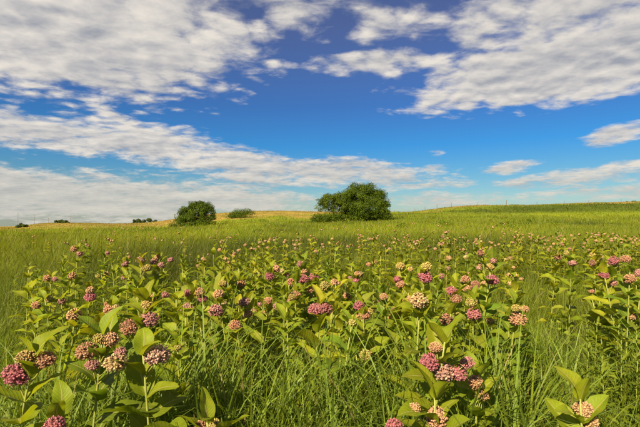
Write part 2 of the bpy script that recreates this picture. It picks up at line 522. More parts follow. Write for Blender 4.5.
def grass_set(name, n, d0, d1, S, wmin, wk, label, tuft, spread, lens=(0.75, 1.1), arch=0.0):
    nt2 = max(1, n // tuft)
    tx, ty = wedge(nt2, d0, d1)
    th_ = rng.random(nt2) * 2 * math.pi
    idx = np.repeat(np.arange(nt2), tuft)
    m = len(idx)
    r = np.abs(rng.normal(0, 1, m)) * spread * (1 + ty[idx] * 0.02)
    a = rng.random(m) * 2 * math.pi
    x = tx[idx] + r * np.cos(a); y = ty[idx] + r * np.sin(a)
    hl = np.exp(-((to_px(x, y) - 563) / 22) ** 4 - ((y - 4.0) / 1.7) ** 4)
    ok = (y > .75) & ((np.abs(x) > 0.35) | (y > 0.9)) & (rng.random(m) > .93 * hl)
    x, y, a, idx = x[ok], y[ok], a[ok], idx[ok]
    m = len(x)
    H = grass_height(x, y) * rng.uniform(*lens, m)
    lean = np.abs(rng.normal(.12, .14, m)) * (1 - .45 * arch)
    bend = np.abs(rng.normal(.75 + .45 * arch, .55, m))
    c, tn = veg_colour(x, y)
    H = H * (1 - .55 * tn)
    rank = (rng.random(nt2) < .12)[idx] & (y > 9) & (tn < .3)
    H = np.where(rank, H * rng.uniform(1.25, 1.7, m), H)
    L = H * 1.06 / np.clip(np.cos(lean + bend * .35 * (1 - arch)), .6, 1)
    phi = a + rng.normal(0, .7, m)
    wind = rng.random(m) < (.35 if arch == 0 else .12)
    phi = np.where(wind, rng.normal(.3, .5, m), phi)
    w = np.maximum(wmin, wk * y) * rng.uniform(.55, 1.35, m)
    tv = rng.random(nt2)[idx][:, None]
    bv = rng.random(m)[:, None]
    nearf = (1 - sstep(y, 3, 9))[:, None]
    blue = np.array([.125, .190, .022]); yel = np.array([.215, .240, .012])
    mixc = GREEN * (1 - tv) + yel * tv * .6 + blue * tv * .4
    mixc = np.where(tv < .3, blue[None] * 1.0, mixc)
    c = c * (1 - .75 * nearf) + mixc * .75 * nearf
    vf = .6 - .38 * sstep(y, 12, 60)[:, None]
    c = c * (1 - vf * .5 + vf * bv)
    rk = np.array([[.75, .80, 1.0], [1.25, 1.0, 1.2], [1.2, 1.12, 1.0]])[rng.integers(0, 3, nt2)][idx]
    c = np.where(rank[:, None], c * rk, c)
    dry = (rng.random(m) < .05 * (1 - .8 * sstep(y, 15, 60)))[:, None]
    c = np.where(dry, STRAW[None] * (.6 + .6 * bv), c)
    base = np.stack([x, y, ground(x, y) - .02], 1)
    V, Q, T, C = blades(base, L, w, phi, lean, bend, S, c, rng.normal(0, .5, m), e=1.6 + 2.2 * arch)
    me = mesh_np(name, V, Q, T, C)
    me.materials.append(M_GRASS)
    return obj(name, me, label=label, cat='grass', kind='stuff')

grass_set('grass', 15000, 0.85, 3.2, 9, .0115, .0, 'tall arching green grass blades between the milkweed stems', 16, .04, (.6, 1.1), .75)
grass_set('grass', 52000, 3.0, 9.0, 6, .0065, .0008, 'knee high green grass around the milkweed patch', 14, .07, (.65, 1.1), .4)
grass_set('grass', 120000, 8.5, 30.0, 3, .004, .00085, 'lime green meadow grass behind the milkweeds', 8, .14)
grass_set('grass', 150000, 28.0, 185.0, 2, .01, .0008, 'short meadow grass running up to the dry hills', 6, .35)


def broad_grass(n):
    nt2 = n // 5
    tx, ty = wedge(nt2 * 3, 1.4, 4.0)
    px = to_px(tx, ty)
    keep = ((ty < 2.1) & (px > 150) & (px < 405)) | ((px > 480) & (px < 640)) | (rng.random(len(tx)) < .02)
    tx, ty = tx[keep][:nt2], ty[keep][:nt2]
    idx = np.repeat(np.arange(len(tx)), 5); m = len(idx)
    a = rng.random(m) * 2 * math.pi
    x = tx[idx] + rng.normal(0, .03, m); y = ty[idx] + rng.normal(0, .03, m)
    H = (grass_height(x, y) + .02) * rng.uniform(.7, 1.12, m)
    lean = np.abs(rng.normal(.06, .07, m)); bend = np.abs(rng.normal(1.7, .7, m))
    c = np.array([.140, .205, .030])[None] * rng.uniform(.75, 1.3, m)[:, None] + np.array([.03, .02, 0])[None] * rng.random(m)[:, None]
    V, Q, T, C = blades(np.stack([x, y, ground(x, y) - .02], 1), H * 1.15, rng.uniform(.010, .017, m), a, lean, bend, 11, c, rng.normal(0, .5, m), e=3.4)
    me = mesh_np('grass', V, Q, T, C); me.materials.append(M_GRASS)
    return obj('grass', me, label='broad bluish grass blades arching over at their tips', cat='grass', kind='stuff')
broad_grass(3400)

# ------------------------------------------------------------------ milkweed
def leaf_geo(nl, nw, curve, fold, wave, seed, length=1.0, wr=0.23):
    """a milkweed leaf along +X, blade facing +Z"""
    r = random.Random(seed)
    ph = r.uniform(0, 6); ph2 = r.uniform(0, 6); tw = r.uniform(-.35, .35); side = r.uniform(-.08, .08)
    V, U = [], []
    for i in range(nl + 1):
        t = i / nl
        hw = wr * (math.sin(math.pi * min(1, .04 + .96 * t) ** .82) ** .62 if 0 < t < 1 else .03 if t == 0 else .004)
        ang = curve * t
        x = t if abs(curve) < 1e-4 else math.sin(ang) / curve
        z0 = 0 if abs(curve) < 1e-4 else -(1 - math.cos(ang)) / curve
        for j in range(nw + 1):
            v = -1 + 2 * j / nw
            yy = v * hw
            zz = fold * abs(v) * hw + wave * hw * abs(v) ** 2 * math.sin(9 * t + ph + (2.2 if v > 0 else 0)) + tw * v * hw * t
            V.append(((x + .12 * zz * math.sin(ang)) * length, (yy + side * math.sin(math.pi * t)) * length, (z0 + zz) * length))
            U.append((t, v))
    k = nw + 1
    Q = [[i * k + j, i * k + j + 1, (i + 1) * k + j + 1, (i + 1) * k + j] for i in range(nl) for j in range(nw)]
    return np.array(V), np.array(Q), np.array(U)

def lmat(yaw, pitch, roll, loc, s):
    return Matrix.Translation(loc) @ Euler((0, 0, yaw)).to_matrix().to_4x4() @ Euler((0, -pitch, 0)).to_matrix().to_4x4() @ Euler((roll, 0, 0)).to_matrix().to_4x4() @ Matrix.Scale(s, 4)

def xf(V, M):
    A = np.array(M)
    return V @ A[:3, :3].T + A[:3, 3]

LEAF_ME = []
for i in range(9):
    r_ = random.Random(40 + i)
    V, Q, U = leaf_geo(11, 6, r_.uniform(.2, 1.15), r_.uniform(.15, .75), r_.uniform(.12, .34), 90 + i, wr=r_.uniform(.20, .27))
    b = MB(); b.add(V, Q, None, (1, 1, 1), U)
    LEAF_ME.append(b.mesh('leaf', M_LEAF))

def fib(n):
    i = np.arange(n) + .5
    z = 1 - 2 * i / n
    a = i * math.pi * (1 + 5 ** .5)
    s = np.sqrt(1 - z * z)
    return np.stack([s * np.cos(a), s * np.sin(a), z], 1)

def ico(sub):
    t = (1 + 5 ** .5) / 2
    V = [(-1, t, 0), (1, t, 0), (-1, -t, 0), (1, -t, 0), (0, -1, t), (0, 1, t), (0, -1, -t), (0, 1, -t), (t, 0, -1), (t, 0, 1), (-t, 0, -1), (-t, 0, 1)]
    T = [(0, 11, 5), (0, 5, 1), (0, 1, 7), (0, 7, 10), (0, 10, 11), (1, 5, 9), (5, 11, 4), (11, 10, 2), (10, 7, 6), (7, 1, 8), (3, 9, 4), (3, 4, 2), (3, 2, 6), (3, 6, 8), (3, 8, 9), (4, 9, 5), (2, 4, 11), (6, 2, 10), (8, 6, 7), (9, 8, 1)]
    V = [np.array(v) / math.sqrt(1 + t * t) for v in V]
    for _ in range(sub):
        cache = {}; T2 = []
        def mid(a, b):
            k = (min(a, b), max(a, b))
            if k not in cache:
                p = V[a] + V[b]; V.append(p / np.linalg.norm(p)); cache[k] = len(V) - 1
            return cache[k]
        for a, b, c in T:
            ab, bc, ca = mid(a, b), mid(b, c), mid(c, a)
            T2 += [(a, ab, ca), (b, bc, ab), (c, ca, bc), (ab, bc, ca)]
        T = T2
    return np.array(V), np.array(T)
ICO0, ICO1, ICO2 = ico(0), ico(1), ico(2)

def head_mesh(kind, seed, detail):
    """umbel of unit radius: 'open' starry florets or 'bud' round buds"""
    r = np.random.default_rng(seed)
    b = MB()
    if detail == 0:
        V, T = ICO2 if kind == 'open' else ICO1
        k = r.uniform(.78, 1.14, len(V))
        V = V * k[:, None] * np.array([1, 1, .86])
        b.add(V, None, T, np.repeat(r.uniform(.6, 1.3, len(V))[:, None], 3, 1))
        return b.mesh('flower_head', M_FLOWER, smooth=False)
    V, T = ICO1
    b.add(V * (.78 if kind == 'bud' else .70), None, T, (.66, .64, .48))
    n = (150 if kind == 'open' else 210) if detail == 2 else (52 if kind == 'open' else 84)
    D = fib(n) + r.normal(0, .10, (n, 3)); D /= np.linalg.norm(D, axis=1)[:, None]
    lump = (r.uniform(.06, .14), r.uniform(0, 6), r.uniform(0, 6))
    for d in D:
        if d[2] < -.86:
            continue
        rad = .90 + r.normal(0, .045) - (.10 if d[2] < -.3 else 0) + lump[0] * math.sin(2.1 * d[0] + lump[1]) * math.sin(2.3 * d[1] + lump[2])
        a = np.cross(d, (.2, .1, 1) if abs(d[2]) < .9 else (1, 0, 0)); a /= np.linalg.norm(a); c2 = np.cross(d, a)
        sh = r.uniform(.8, 1.2)
        pale = np.array((1.1, 1.38, 1.12)) if r.random() < .22 else np.ones(3)
        if (kind == 'bud' and not (detail == 2 and r.random() < .12)) or (kind == 'open' and detail == 2 and r.random() < .16):
            s = (.098 if detail == 2 else .122) * r.uniform(.75, 1.2) * (1.22 if detail == 1 else 1)
            V, T = ICO1
            P = d * (rad - .02) + (V[:, :1] * a + V[:, 1:2] * c2) * s + V[:, 2:] * d * s * 1.25
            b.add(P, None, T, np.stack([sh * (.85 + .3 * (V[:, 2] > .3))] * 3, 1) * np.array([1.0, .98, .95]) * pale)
        else:
            s = (.172 if detail == 2 else .29) * r.uniform(.8, 1.15)
            c0 = d * rad
            ph = r.uniform(0, 6.28)
            P = [c0 + d * .02]; T = []; cc = [(sh * .9,) * 3]
            for q in range(5):
                an = ph + q * 2 * math.pi / 5
                e = math.cos(an) * a + math.sin(an) * c2
                f = -math.sin(an) * a + math.cos(an) * c2
                P += [c0 + e * s * .55 + f * s * .30, c0 + e * s * 1.0 - d * .085, c0 + e * s * .55 - f * s * .30]
                cc += [(sh * .95,) * 3, (sh * .8,) * 3, (sh * .95,) * 3]
                i0 = 1 + 3 * q
                T += [(0, i0 + 2, i0 + 1), (0, i0 + 1, i0)]
            k0 = len(P)
            for q in range(5):
                an = ph + .6 + q * 2 * math.pi / 5
                P.append(c0 + (math.cos(an) * a + math.sin(an) * c2) * s * .46 + d * .06)
                cc.append((sh * 1.1, sh * 1.22, sh * 1.15))
            P.append(c0 + d * .125); cc.append((sh * 1.2, sh * 1.5, sh * 1.35))
            T += [(k0 + q, k0 + (q + 1) % 5, k0 + 5) for q in range(5)]
            T += [(k0 + (q + 1) % 5, k0 + q, 0) for q in range(5)]
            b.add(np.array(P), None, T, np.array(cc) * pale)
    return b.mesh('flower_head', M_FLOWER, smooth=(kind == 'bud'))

HEADS = {(k, d): [head_mesh(k, 100 + 7 * i + d, d) for i in range(3)] for k in ('open', 'bud') for d in (0, 1, 2)}

HC = {  # colours of the flower heads
    'magenta': (.40, .085, .15), 'pink': (.43, .165, .175), 'lavender': (.44, .225, .21), 'salmon': (.42, .185, .105),
    'peach': (.46, .25, .125), 'cream': (.47, .35, .14), 'yellow': (.40, .34, .06), 'olive': (.29, .25, .05), 'brown': (.25, .11, .06), 'plum': (.27, .05, .085)}
for k_ in HC:                      # all are the same dusty pink flower, younger or older
    HC[k_] = tuple(np.array(HC[k_]) * .60 + np.array((.40, .215, .175)) * .28)
KIND = {'magenta': 'open', 'pink': 'open', 'lavender': 'open', 'salmon': 'open', 'peach': 'bud', 'cream': 'open', 'yellow': 'bud', 'olive': 'bud', 'brown': 'bud', 'plum': 'open'}
TINTS = [(.158, .212, .009), (.190, .235, .010), (.118, .182, .011), (.225, .255, .011), (.155, .198, .008)]

def P3(px, py, d):
    return Vector(((px - 320) / F * d, d, CAMZ - (py - HOR) / F * d))

PLANTS = []      # (x, y) of what is planted, to keep others off

def stem_curve(base, top, n=9, bow=(0, 0)):
    pts = []
    for i in range(n + 1):
        t = i / n
        p = base.lerp(top, t)
        s = math.sin(math.pi * t)
        pts.append((p.x + bow[0] * s, p.y + bow[1] * s, p.z))
    return pts

def at_curve(pts, t):
    f = t * (len(pts) - 1); i = min(int(f), len(pts) - 2); u = f - i
    return Vector(pts[i]).lerp(Vector(pts[i + 1]), u)

def near_plant(top, heads, label, group, nleaf=None, tint=None, leaf_len=.142, sizes=1.0):
    """a milkweed with each leaf and head a part; top = top of stem, heads = [(Vector, colour name, radius)]"""
    r = random.Random(int(top.x * 977 + top.y * 3331))
    bx = top.x + r.uniform(-.15, .15); by = top.y + r.uniform(-.04, .16)
    base = Vector((bx, by, gz(bx, by) - .02))
    root = obj('milkweed', None, label=label, cat='milkweed', group=group)
    root.location = base
    tint = tint or r.choice(TINTS)
    pts = stem_curve(Vector((0, 0, 0)), top - base, bow=(r.uniform(-.05, .05), r.uniform(-.03, .03)))
    b = MB()
    b.add(*tube(pts, np.linspace(.0062, .0032, len(pts)), 7), col=(1, 1, 1))
    H = (top - base).z
    for hp, hc, hr in heads:                                  # flower stalks
        q = hp - base
        t0 = max(.5, min(.985, (q.z - .05) / H - .02))
        s0 = at_curve(pts, t0)
        midp = s0.lerp(q, .5) + Vector((0, 0, -.008))
        b.add(*tube([tuple(s0), tuple(midp), tuple(q)], [.0026, .002, .0018], 5), col=(1.1, .95, .8))
    obj('stem', b.mesh('stem', M_STEM), root, color=(.20, .22, .045))
    n_pairs = nleaf or max(8, int(H * .74 / .066))
    yaw0 = r.uniform(0, 6.28)
    for k in range(n_pairs):
        t = 1 - (k + .15) * .066 / H
        if t < (.22 if top.y < 1.7 else .42):
            break
        s0 = at_curve(pts, t)
        up = max(0.0, 1 - k / 3.0)
        for side in (0, 1):
            if r.random() < .05:
                continue
            yaw = yaw0 + k * math.pi / 2 + side * math.pi + r.uniform(-.3, .3)
            pitch = R(34) + up * R(32) + r.uniform(-.22, .26) - (.15 if k > 6 else 0)
            ln = leaf_len * (1.0 - .36 * up) * r.uniform(.75, 1.22)
            if k > 7:
                ln *= .9
            o = obj('leaf', r.choice(LEAF_ME), root)
            o.matrix_basis = lmat(yaw, pitch, r.uniform(-.45, .45), s0, ln)
            v = r.uniform(.82, 1.18) * (1.1 if k < 3 else 1)
            y_ = r.uniform(-.06, .10) + (.05 if k < 2 else 0)
            o.color = (tint[0] * v * (1 + y_ * 1.5), tint[1] * v, tint[2] * v, 1)
    for hp, hc, hr in heads:
        kd = KIND[hc] if hc != 'salmon' or r.random() < .6 else 'bud'
        o = obj('flower_head', r.choice(HEADS[(kd, 2 if hr / top.y > .0095 else 1)]), root)
        o.location = hp - base
        o.rotation_euler = (r.uniform(-.4, .4), r.uniform(-.4, .4), r.uniform(0, 6.28))
        o.scale = (hr, hr, hr * r.uniform(.84, .98))
        c = HC[hc]; v = r.uniform(.88, 1.1)
        o.color = (c[0] * v, c[1] * v * r.uniform(.9, 1.1), c[2] * v, 1)
    PLANTS.append((base.x, base.y))
    return root

# every distinct milkweed in the front of the photograph: (stem px, depth m, heads (px, py, size px, colour))
CAT = [
    (36, 1.30, [(19, 374, 25, 'magenta'), (28, 357, 17, 'olive'), (47, 359, 20, 'salmon')], 'leaning out over tall grass'),
    (104, 1.34, [(88, 351, 22, 'salmon'), (94, 364, 14, 'pink'), (101, 338, 12, 'yellow'), (111, 339, 17, 'peach'), (117, 362, 23, 'cream'), (122, 353, 14, 'pink')], 'crowded at its tip'),
    (60, 1.22, [(57, 424, 20, 'magenta')], 'low beside broad leaves'),
    (144, 1.36, [(158, 355, 25, 'lavender')], 'with a pale centre'),
    (146, 1.85, [(150, 319, 18, 'pink'), (148, 305, 12, 'yellow'), (131, 327, 18, 'salmon')], ''),
    (98, 2.30, [(93, 326, 13, 'magenta'), (109, 333, 10, 'pink')], ''),
    (76, 2.25, [(75, 315, 15, 'peach')], ''),
    (90, 3.00, [(91, 297, 11, 'magenta'), (91, 290, 8, 'peach')], ''),
    (62, 3.4, [(63, 301, 8, 'pink')], ''),
    (112, 2.6, [(110, 310, 12, 'peach'), (117, 307, 8, 'cream')], ''),
    (78, 4.4, [(75, 249, 7, 'peach'), (80, 254, 7, 'pink')], 'standing tall and alone in grass'),
    (72, 3.9, [(73, 276, 8, 'peach')], ''),
    (52, 4.0, [(48, 278, 7, 'peach'), (56, 279, 6, 'pink')], ''),
    (126, 3.9, [(126, 264, 8, 'pink')], ''),
    (142, 3.8, [(141, 260, 9, 'lavender'), (147, 268, 9, 'yellow')], ''),
    (160, 3.9, [(154, 262, 8, 'pink'), (162, 265, 8, 'lavender'), (171, 260, 7, 'pink'), (158, 257, 6, 'peach')], ''),
    (192, 2.45, [(188, 308, 13, 'lavender'), (187, 293, 9, 'magenta'), (200, 292, 10, 'peach'), (203, 299, 9, 'magenta')], ''),
    (217, 2.2, [(219, 294, 11, 'peach'), (216, 311, 15, 'pink')], ''),
    (155, 3.0, [(151, 297, 8, 'peach'), (166, 295, 8, 'pink')], ''),
    (236, 2.2, [(235, 325, 13, 'salmon')], ''),
    (240, 3.1, [(241, 284, 10, 'peach')], ''),
    (270, 3.1, [(270, 276, 10, 'magenta'), (276, 269, 8, 'peach'), (282, 271, 6, 'cream')], ''),
    (302, 3.0, [(301, 264, 9, 'pink'), (303, 279, 11, 'magenta'), (304, 271, 7, 'peach')], ''),
    (313, 3.0, [(314, 277, 10, 'magenta'), (311, 290, 9, 'peach')], ''),
    (296, 2.8, [(296, 295, 10, 'salmon'), (291, 282, 8, 'salmon')], ''),
    (326, 2.7, [(325, 286, 11, 'olive'), (334, 282, 7, 'peach')], ''),
    (246, 2.4, [(245, 302, 12, 'lavender'), (248, 314, 10, 'peach')], ''),
    (270, 2.6, [(268, 301, 9, 'peach'), (277, 306, 8, 'pink'), (260, 304, 5, 'pink')], ''),
    (321, 2.0, [(315, 309, 14, 'magenta'), (325, 309, 16, 'plum')], ''),
    (362, 2.35, [(360, 306, 13, 'magenta'), (364, 315, 12, 'salmon')], ''),
    (356, 3.4, [(356, 281, 8, 'magenta'), (357, 274, 6, 'peach')], ''),
    (346, 3.2, [(347, 296, 8, 'peach'), (340, 284, 6, 'pink')], ''),
    (400, 3.1, [(397, 279, 8, 'magenta'), (402, 283, 7, 'pink'), (400, 266, 9, 'yellow')], ''),
    (420, 1.75, [(419, 301, 19, 'cream')], ''),
    (425, 2.3, [(425, 277, 14, 'magenta'), (426, 267, 11, 'yellow')], ''),
    (397, 2.4, [(396, 312, 11, 'plum')], ''),
    (441, 3.4, [(441, 276, 7, 'pink')], ''),
    (453, 2.3, [(451, 291, 12, 'magenta'), (456, 299, 11, 'salmon')], ''),
    (450, 2.0, [(446, 320, 15, 'brown')], ''),
    (472, 2.1, [(471, 302, 11, 'yellow'), (473, 314, 15, 'magenta')], ''),
    (492, 2.5, [(492, 280, 12, 'magenta'), (489, 267, 9, 'yellow'), (493, 261, 7, 'pink')], ''),
    (480, 3.6, [(480, 253, 7, 'brown'), (491, 249, 5, 'peach')], ''),
    (470, 2.8, [(466, 288, 9, 'peach'), (475, 285, 10, 'brown'), (465, 279, 8, 'salmon')], ''),
    (516, 2.0, [(517, 319, 16, 'salmon'), (515, 308, 9, 'yellow'), (524, 309, 9, 'peach')], ''),
    (557, 4.0, [(557, 257, 7, 'brown'), (566, 253, 5, 'yellow')], ''),
    (571, 3.4, [(572, 263, 8, 'pink')], 'on a bare straight stalk'),
    (603, 2.8, [(603, 275, 10, 'magenta'), (612, 283, 8, 'pink')], ''),
    (629, 2.6, [(629, 279, 12, 'salmon'), (638, 273, 9, 'pink')], ''),
    (614, 3.2, [(613, 261, 10, 'magenta'), (625, 259, 10, 'salmon'), (606, 266, 6, 'cream')], ''),
    (592, 3.6, [(592, 263, 7, 'brown'), (592, 255, 6, 'yellow'), (600, 257, 6, 'cream')], ''),
    (630, 2.9, [(630, 316, 9, 'peach')], ''),
    (444, 1.42, [(428, 362, 20, 'magenta'), (443, 372, 24, 'lavender'), (457, 372, 18, 'magenta'), (435, 347, 13, 'peach'), (466, 362, 14, 'pink')], ''),
    (478, 1.50, [(474, 381, 15, 'salmon'), (480, 393, 15, 'salmon')], ''),
    (434, 1.26, [(436, 416, 23, 'peach'), (413, 407, 13, 'peach'), (394, 425, 19, 'magenta')], ''),
    (578, 1.30, [(581, 408, 18, 'peach'), (587, 420, 18, 'peach')], ''),
    (208, 1.25, [(203, 424, 15, 'salmon'), (215, 424, 15, 'yellow')], ''),
    (178, 1.7, [(179, 347, 6, 'yellow')], ''),
    (352, 1.9, [(352, 322, 6, 'yellow')], ''),
]
NUM = ['no', 'one', 'two', 'three', 'four', 'five', 'six']
def colour_words(hs):
    seen = []
    for h in hs:
        if h not in seen:
            seen.append(h)
    return seen[0] if len(seen) == 1 else ', '.join(seen[:-1]) + ' and ' + seen[-1]

TINTNAME = ['green', 'lime green', 'deep green', 'yellow green', 'olive green']
def mk_label(cols, extra, d, look=None):
    n = len(cols)
    if look:
        return f'{look} milkweed ' + ('in leaf only ' if n == 0 else f'with {NUM[n]} {colour_words(cols)} flower head' + ('s ' if n > 1 else ' ')) + extra
    if n == 0:
        s = 'milkweed with only leaves'
    else:
        s = f'milkweed with {NUM[n]} {colour_words(cols)} flower head' + ('s' if n > 1 else '')
    return s + ((' ' + extra) if extra else '')

ZONE = lambda px, d: ('above the front grass' if d < 1.7 else 'in the thick of the milkweed patch' if 130 < px < 420 else 'beside the dark grassy hollow' if 500 < px < 590 else 'in the patch beyond the hollow' if px >= 590 else 'at the edge of open grass' if px <= 130 else 'at the milkweed patch border')
for (sx, d, hs, extra) in CAT:
    hv = [(P3(px, py, d + random.uniform(-.02, .02)), c, max(.017, s / F * d * .5)) for px, py, s, c in hs]
    ty = min(py for _, py, _, _ in hs)
    top = P3(sx, ty + 1, d) + Vector((0, 0, .012 + random.uniform(0, .03)))
    big = d < 1.7
    near_plant(top, hv, mk_label([h[3] for h in hs], extra or ZONE(sx, d), d), 'milkweeds in the front of the meadow', leaf_len=.17 if big else .145)

# plants between them, some only in leaf or bud
rf = random.Random(5)
def free(x, y, gap):
    return all((x - a) ** 2 + (y - b) ** 2 > gap * gap for a, b in PLANTS)

def filler(n, px0, px1, d0, d1, gap, zone, pal, htop):
    k = tries = 0
    while k < n and tries < 4000:
        tries += 1
        px = rf.uniform(px0, px1); d = rf.uniform(d0, d1)
        x = (px - 320) / F * d
        if not free(x, d, gap):
            continue
        z = rf.uniform(*htop)
        top = Vector((x, d, z))
        m = rf.choices([0, 1, 2], [7, 2, 1])[0]
        cols = [rf.choice(pal) for _ in range(m)]
        hv = []
        a0 = rf.uniform(0, 6.28)
        for i, c in enumerate(cols):
            a = a0 + i * 2.3
            hv.append((top + Vector((.05 * math.cos(a), .05 * math.sin(a), -.015 - .03 * i)), c, rf.uniform(.024, .036)))
        ti = rf.randrange(5); q_ = (z - htop[0]) / (htop[1] - htop[0])
        near_plant(top, hv, mk_label(cols, zone, d, ('short ' if q_ < .33 else 'tall ' if q_ > .67 else '') + TINTNAME[ti]), 'milkweeds in the front of the meadow', tint=TINTS[ti])
        k += 1
PAL = ['peach', 'cream', 'yellow', 'pink', 'lavender', 'salmon', 'yellow', 'peach']
filler(34, 130, 420, 2.25, 3.5, .15, 'deep in the leafy patch', PAL, (.96, 1.14))
filler(40, 110, 480, 2.1, 4.2, .11, 'under its taller neighbours', PAL, (.74, .95))
filler(32, 100, 430, 3.4, 5.4, .2, 'behind the leafy patch', PAL, (1.0, 1.2))
filler(9, 430, 520, 1.9, 3.2, .17, 'by the grassy hollow', PAL, (.92, 1.1))
filler(13, 588, 645, 2.7, 4.0, .17, 'in the far thicket', ['salmon', 'brown', 'cream'], (.95, 1.14))
filler(5, 20, 130, 1.7, 3.2, .2, 'among rough arching grass', PAL, (.85, 1.05))
filler(5, 20, 110, 3.2, 5.0, .25, 'in the thin grass clearing', ['peach', 'yellow'], (.95, 1.15))

# farther plants: leafy stem in one piece, heads as parts
FAR = []
for i in range(7):
    r_ = random.Random(300 + i)
    b = MB()
    H = 1.0
    pts = stem_curve(Vector((0, 0, 0)), Vector((r_.uniform(-.05, .05), r_.uniform(-.05, .05), H)))
    b.add(*tube(pts, np.linspace(.006, .0035, len(pts)), 5), col=(1.3, 1.2, 1.6))
    y0 = r_.uniform(0, 6)
    for k in range(9):
        t = 1 - (k + .1) * .08
        up = max(0, 1 - k / 3)
        for s in (0, 1):
            V, Q, U = leaf_geo(4, 2, r_.uniform(.3, 1.1), .4, .15, i * 50 + k * 2 + s, wr=.25)
            Mx = lmat(y0 + k * math.pi / 2 + s * math.pi + r_.uniform(-.3, .3), R(28) + up * R(35) + r_.uniform(-.2, .2), r_.uniform(-.4, .4), at_curve(pts, t), .155 * (1 - .5 * up) * r_.uniform(.85, 1.15))
            b.add(xf(V, Mx), Q, None, np.array([1, 1, 1]) * r_.uniform(.8, 1.2), U)
    FAR.append(b.mesh('foliage', M_LEAF))

def far_plant(x, y, z, cols, label, group):
    r = random.Random(int(x * 7919 + y * 104729))
    g = gz(x, y)
    s = z - g
    root = obj('milkweed', None, label=label, cat='milkweed', group=group)
    root.location = (x, y, g)
    root.rotation_euler = (0, 0, r.uniform(0, 6.28))
    t = r.choice(TINTS); v = r.uniform(.85, 1.2)
    f = obj('foliage', r.choice(FAR), root, color=(t[0] * v * 1.1, t[1] * v, t[2] * v))
    f.scale = (1.05, 1.05, s)
    a0 = r.uniform(0, 6)
    for i, c in enumerate(cols):
        a = a0 + i * 2.2
        hr = r.uniform(.024, .036) * (1.0 if y < 7 else .9)
        o = obj('flower_head', r.choice(HEADS[(KIND[c], 1)]), root)
        o.location = (.055 * math.cos(a), .055 * math.sin(a), s + .01 - .05 * i + r.uniform(-.02, .03))
        o.scale = (hr, hr, hr * .9)
        q = np.array(HC[c]) * .5 + np.array((.36, .23, .11)) * .5; v = r.uniform(.95, 1.35)
        o.color = (q[0] * v, q[1] * v, q[2] * v, 1)
    PLANTS.append((x, y))

PAL2 = ['pink', 'lavender', 'salmon', 'peach', 'magenta', 'cream', 'salmon', 'pink']
def band(n, px0, px1, d0, d1, gap, zone, htop, pal=PAL2, w=(1, 4, 4, 2)):
    k = tries = 0
    while k < n and tries < 6000:
        tries += 1
        px = rf.uniform(px0, px1); d = math.exp(rf.uniform(math.log(d0), math.log(d1)))
        x = (px - 320) / F * d
        if not free(x, d, gap) or vnoise(np.array([x]), np.array([d]), 1.7, 12)[0] < rf.uniform(0, .55):
            continue
        m = rf.choices([0, 1, 2, 3], w)[0]
        cols = [rf.choice(pal) for _ in range(m)]
        far_plant(x, d, gz(x, d) + rf.uniform(*htop), cols, mk_label(sorted(set(cols)) and cols, zone, d), 'milkweeds scattered over the meadow')
        k += 1
band(54, 245, 480, 7.0, 12.5, .28, 'in the band across the open meadow', (.98, 1.22))
band(58, 486, 645, 8.0, 12.0, .28, 'in the drift below the fence ridge', (1.05, 1.3))
band(22, 0, 250, 8.0, 22.0, .5, 'thinly scattered on the open meadow', (.85, 1.15), w=(0, 4, 2, 0))
band(14, 225, 480, 12.5, 26.0, .5, 'far out towards the big tree', (.9, 1.15), w=(0, 4, 2, 0))
band(14, 200, 290, 5.2, 7.5, .25, 'on open grass past the leafy patch', (1.0, 1.25))
band(10, 430, 520, 3.8, 6.0, .3, 'behind the patch corner by the hollow', (.9, 1.1))

# the thin scatter of milkweed far out over the meadow, past the plants that can be told apart
b = MB(); bh = MB()
for i in range(330):
    d = math.exp(rf.uniform(math.log(12.5), math.log(48))); px = rf.uniform(-30, 670)
    x = (px - 320) / F * d
    if vnoise(np.array([x]), np.array([d]), 5.0, 21)[0] < rf.uniform(.2, .7):
        continue
    g = gz(x, d); z = rf.uniform(.7, 1.05)
    tn_ = np.array(rf.choice(TINTS)) * rf.uniform(.8, 1.2)
    for k in range(7):
        for q in (0, 1):
            V, Q, U = leaf_geo(2, 2, .7, .4, 0, k + 10 * q, wr=.27)
            b.add(xf(V, lmat(k * 1.57 + q * 3.14 + rf.uniform(-.4, .4), R(35) + (k < 2) * .5, rf.uniform(-.4, .4), (x, d, g + z * (1 - .075 * k)), .15)), Q, None, tn_ * rf.uniform(.8, 1.2), U)
    for _ in range(rf.choice([1, 2, 2, 3])):
        hr = rf.uniform(.03, .045); q_ = np.array(HC[rf.choice(PAL2)]) * .6 + np.array((.34, .22, .12)) * .4
        bh.add(ICO1[0] * rng.uniform(.8, 1.1, (len(ICO1[0]), 1)) * hr + np.array([x + rf.uniform(-.07, .07), d + rf.uniform(-.07, .07), g + z + rf.uniform(-.05, .04)]), None, ICO1[1], q_ * rf.uniform(.9, 1.3))
fo = obj('milkweed_drift', b.mesh('milkweed_drift', M_LEAF), None, 'thin far drift of pink flowered milkweed over the meadow', 'milkweed', None, 'stuff', (1, 1, 1))
obj('flower_heads', bh.mesh('flower_heads', M_FLOWER), fo, kind='stuff', color=(1, 1, 1))

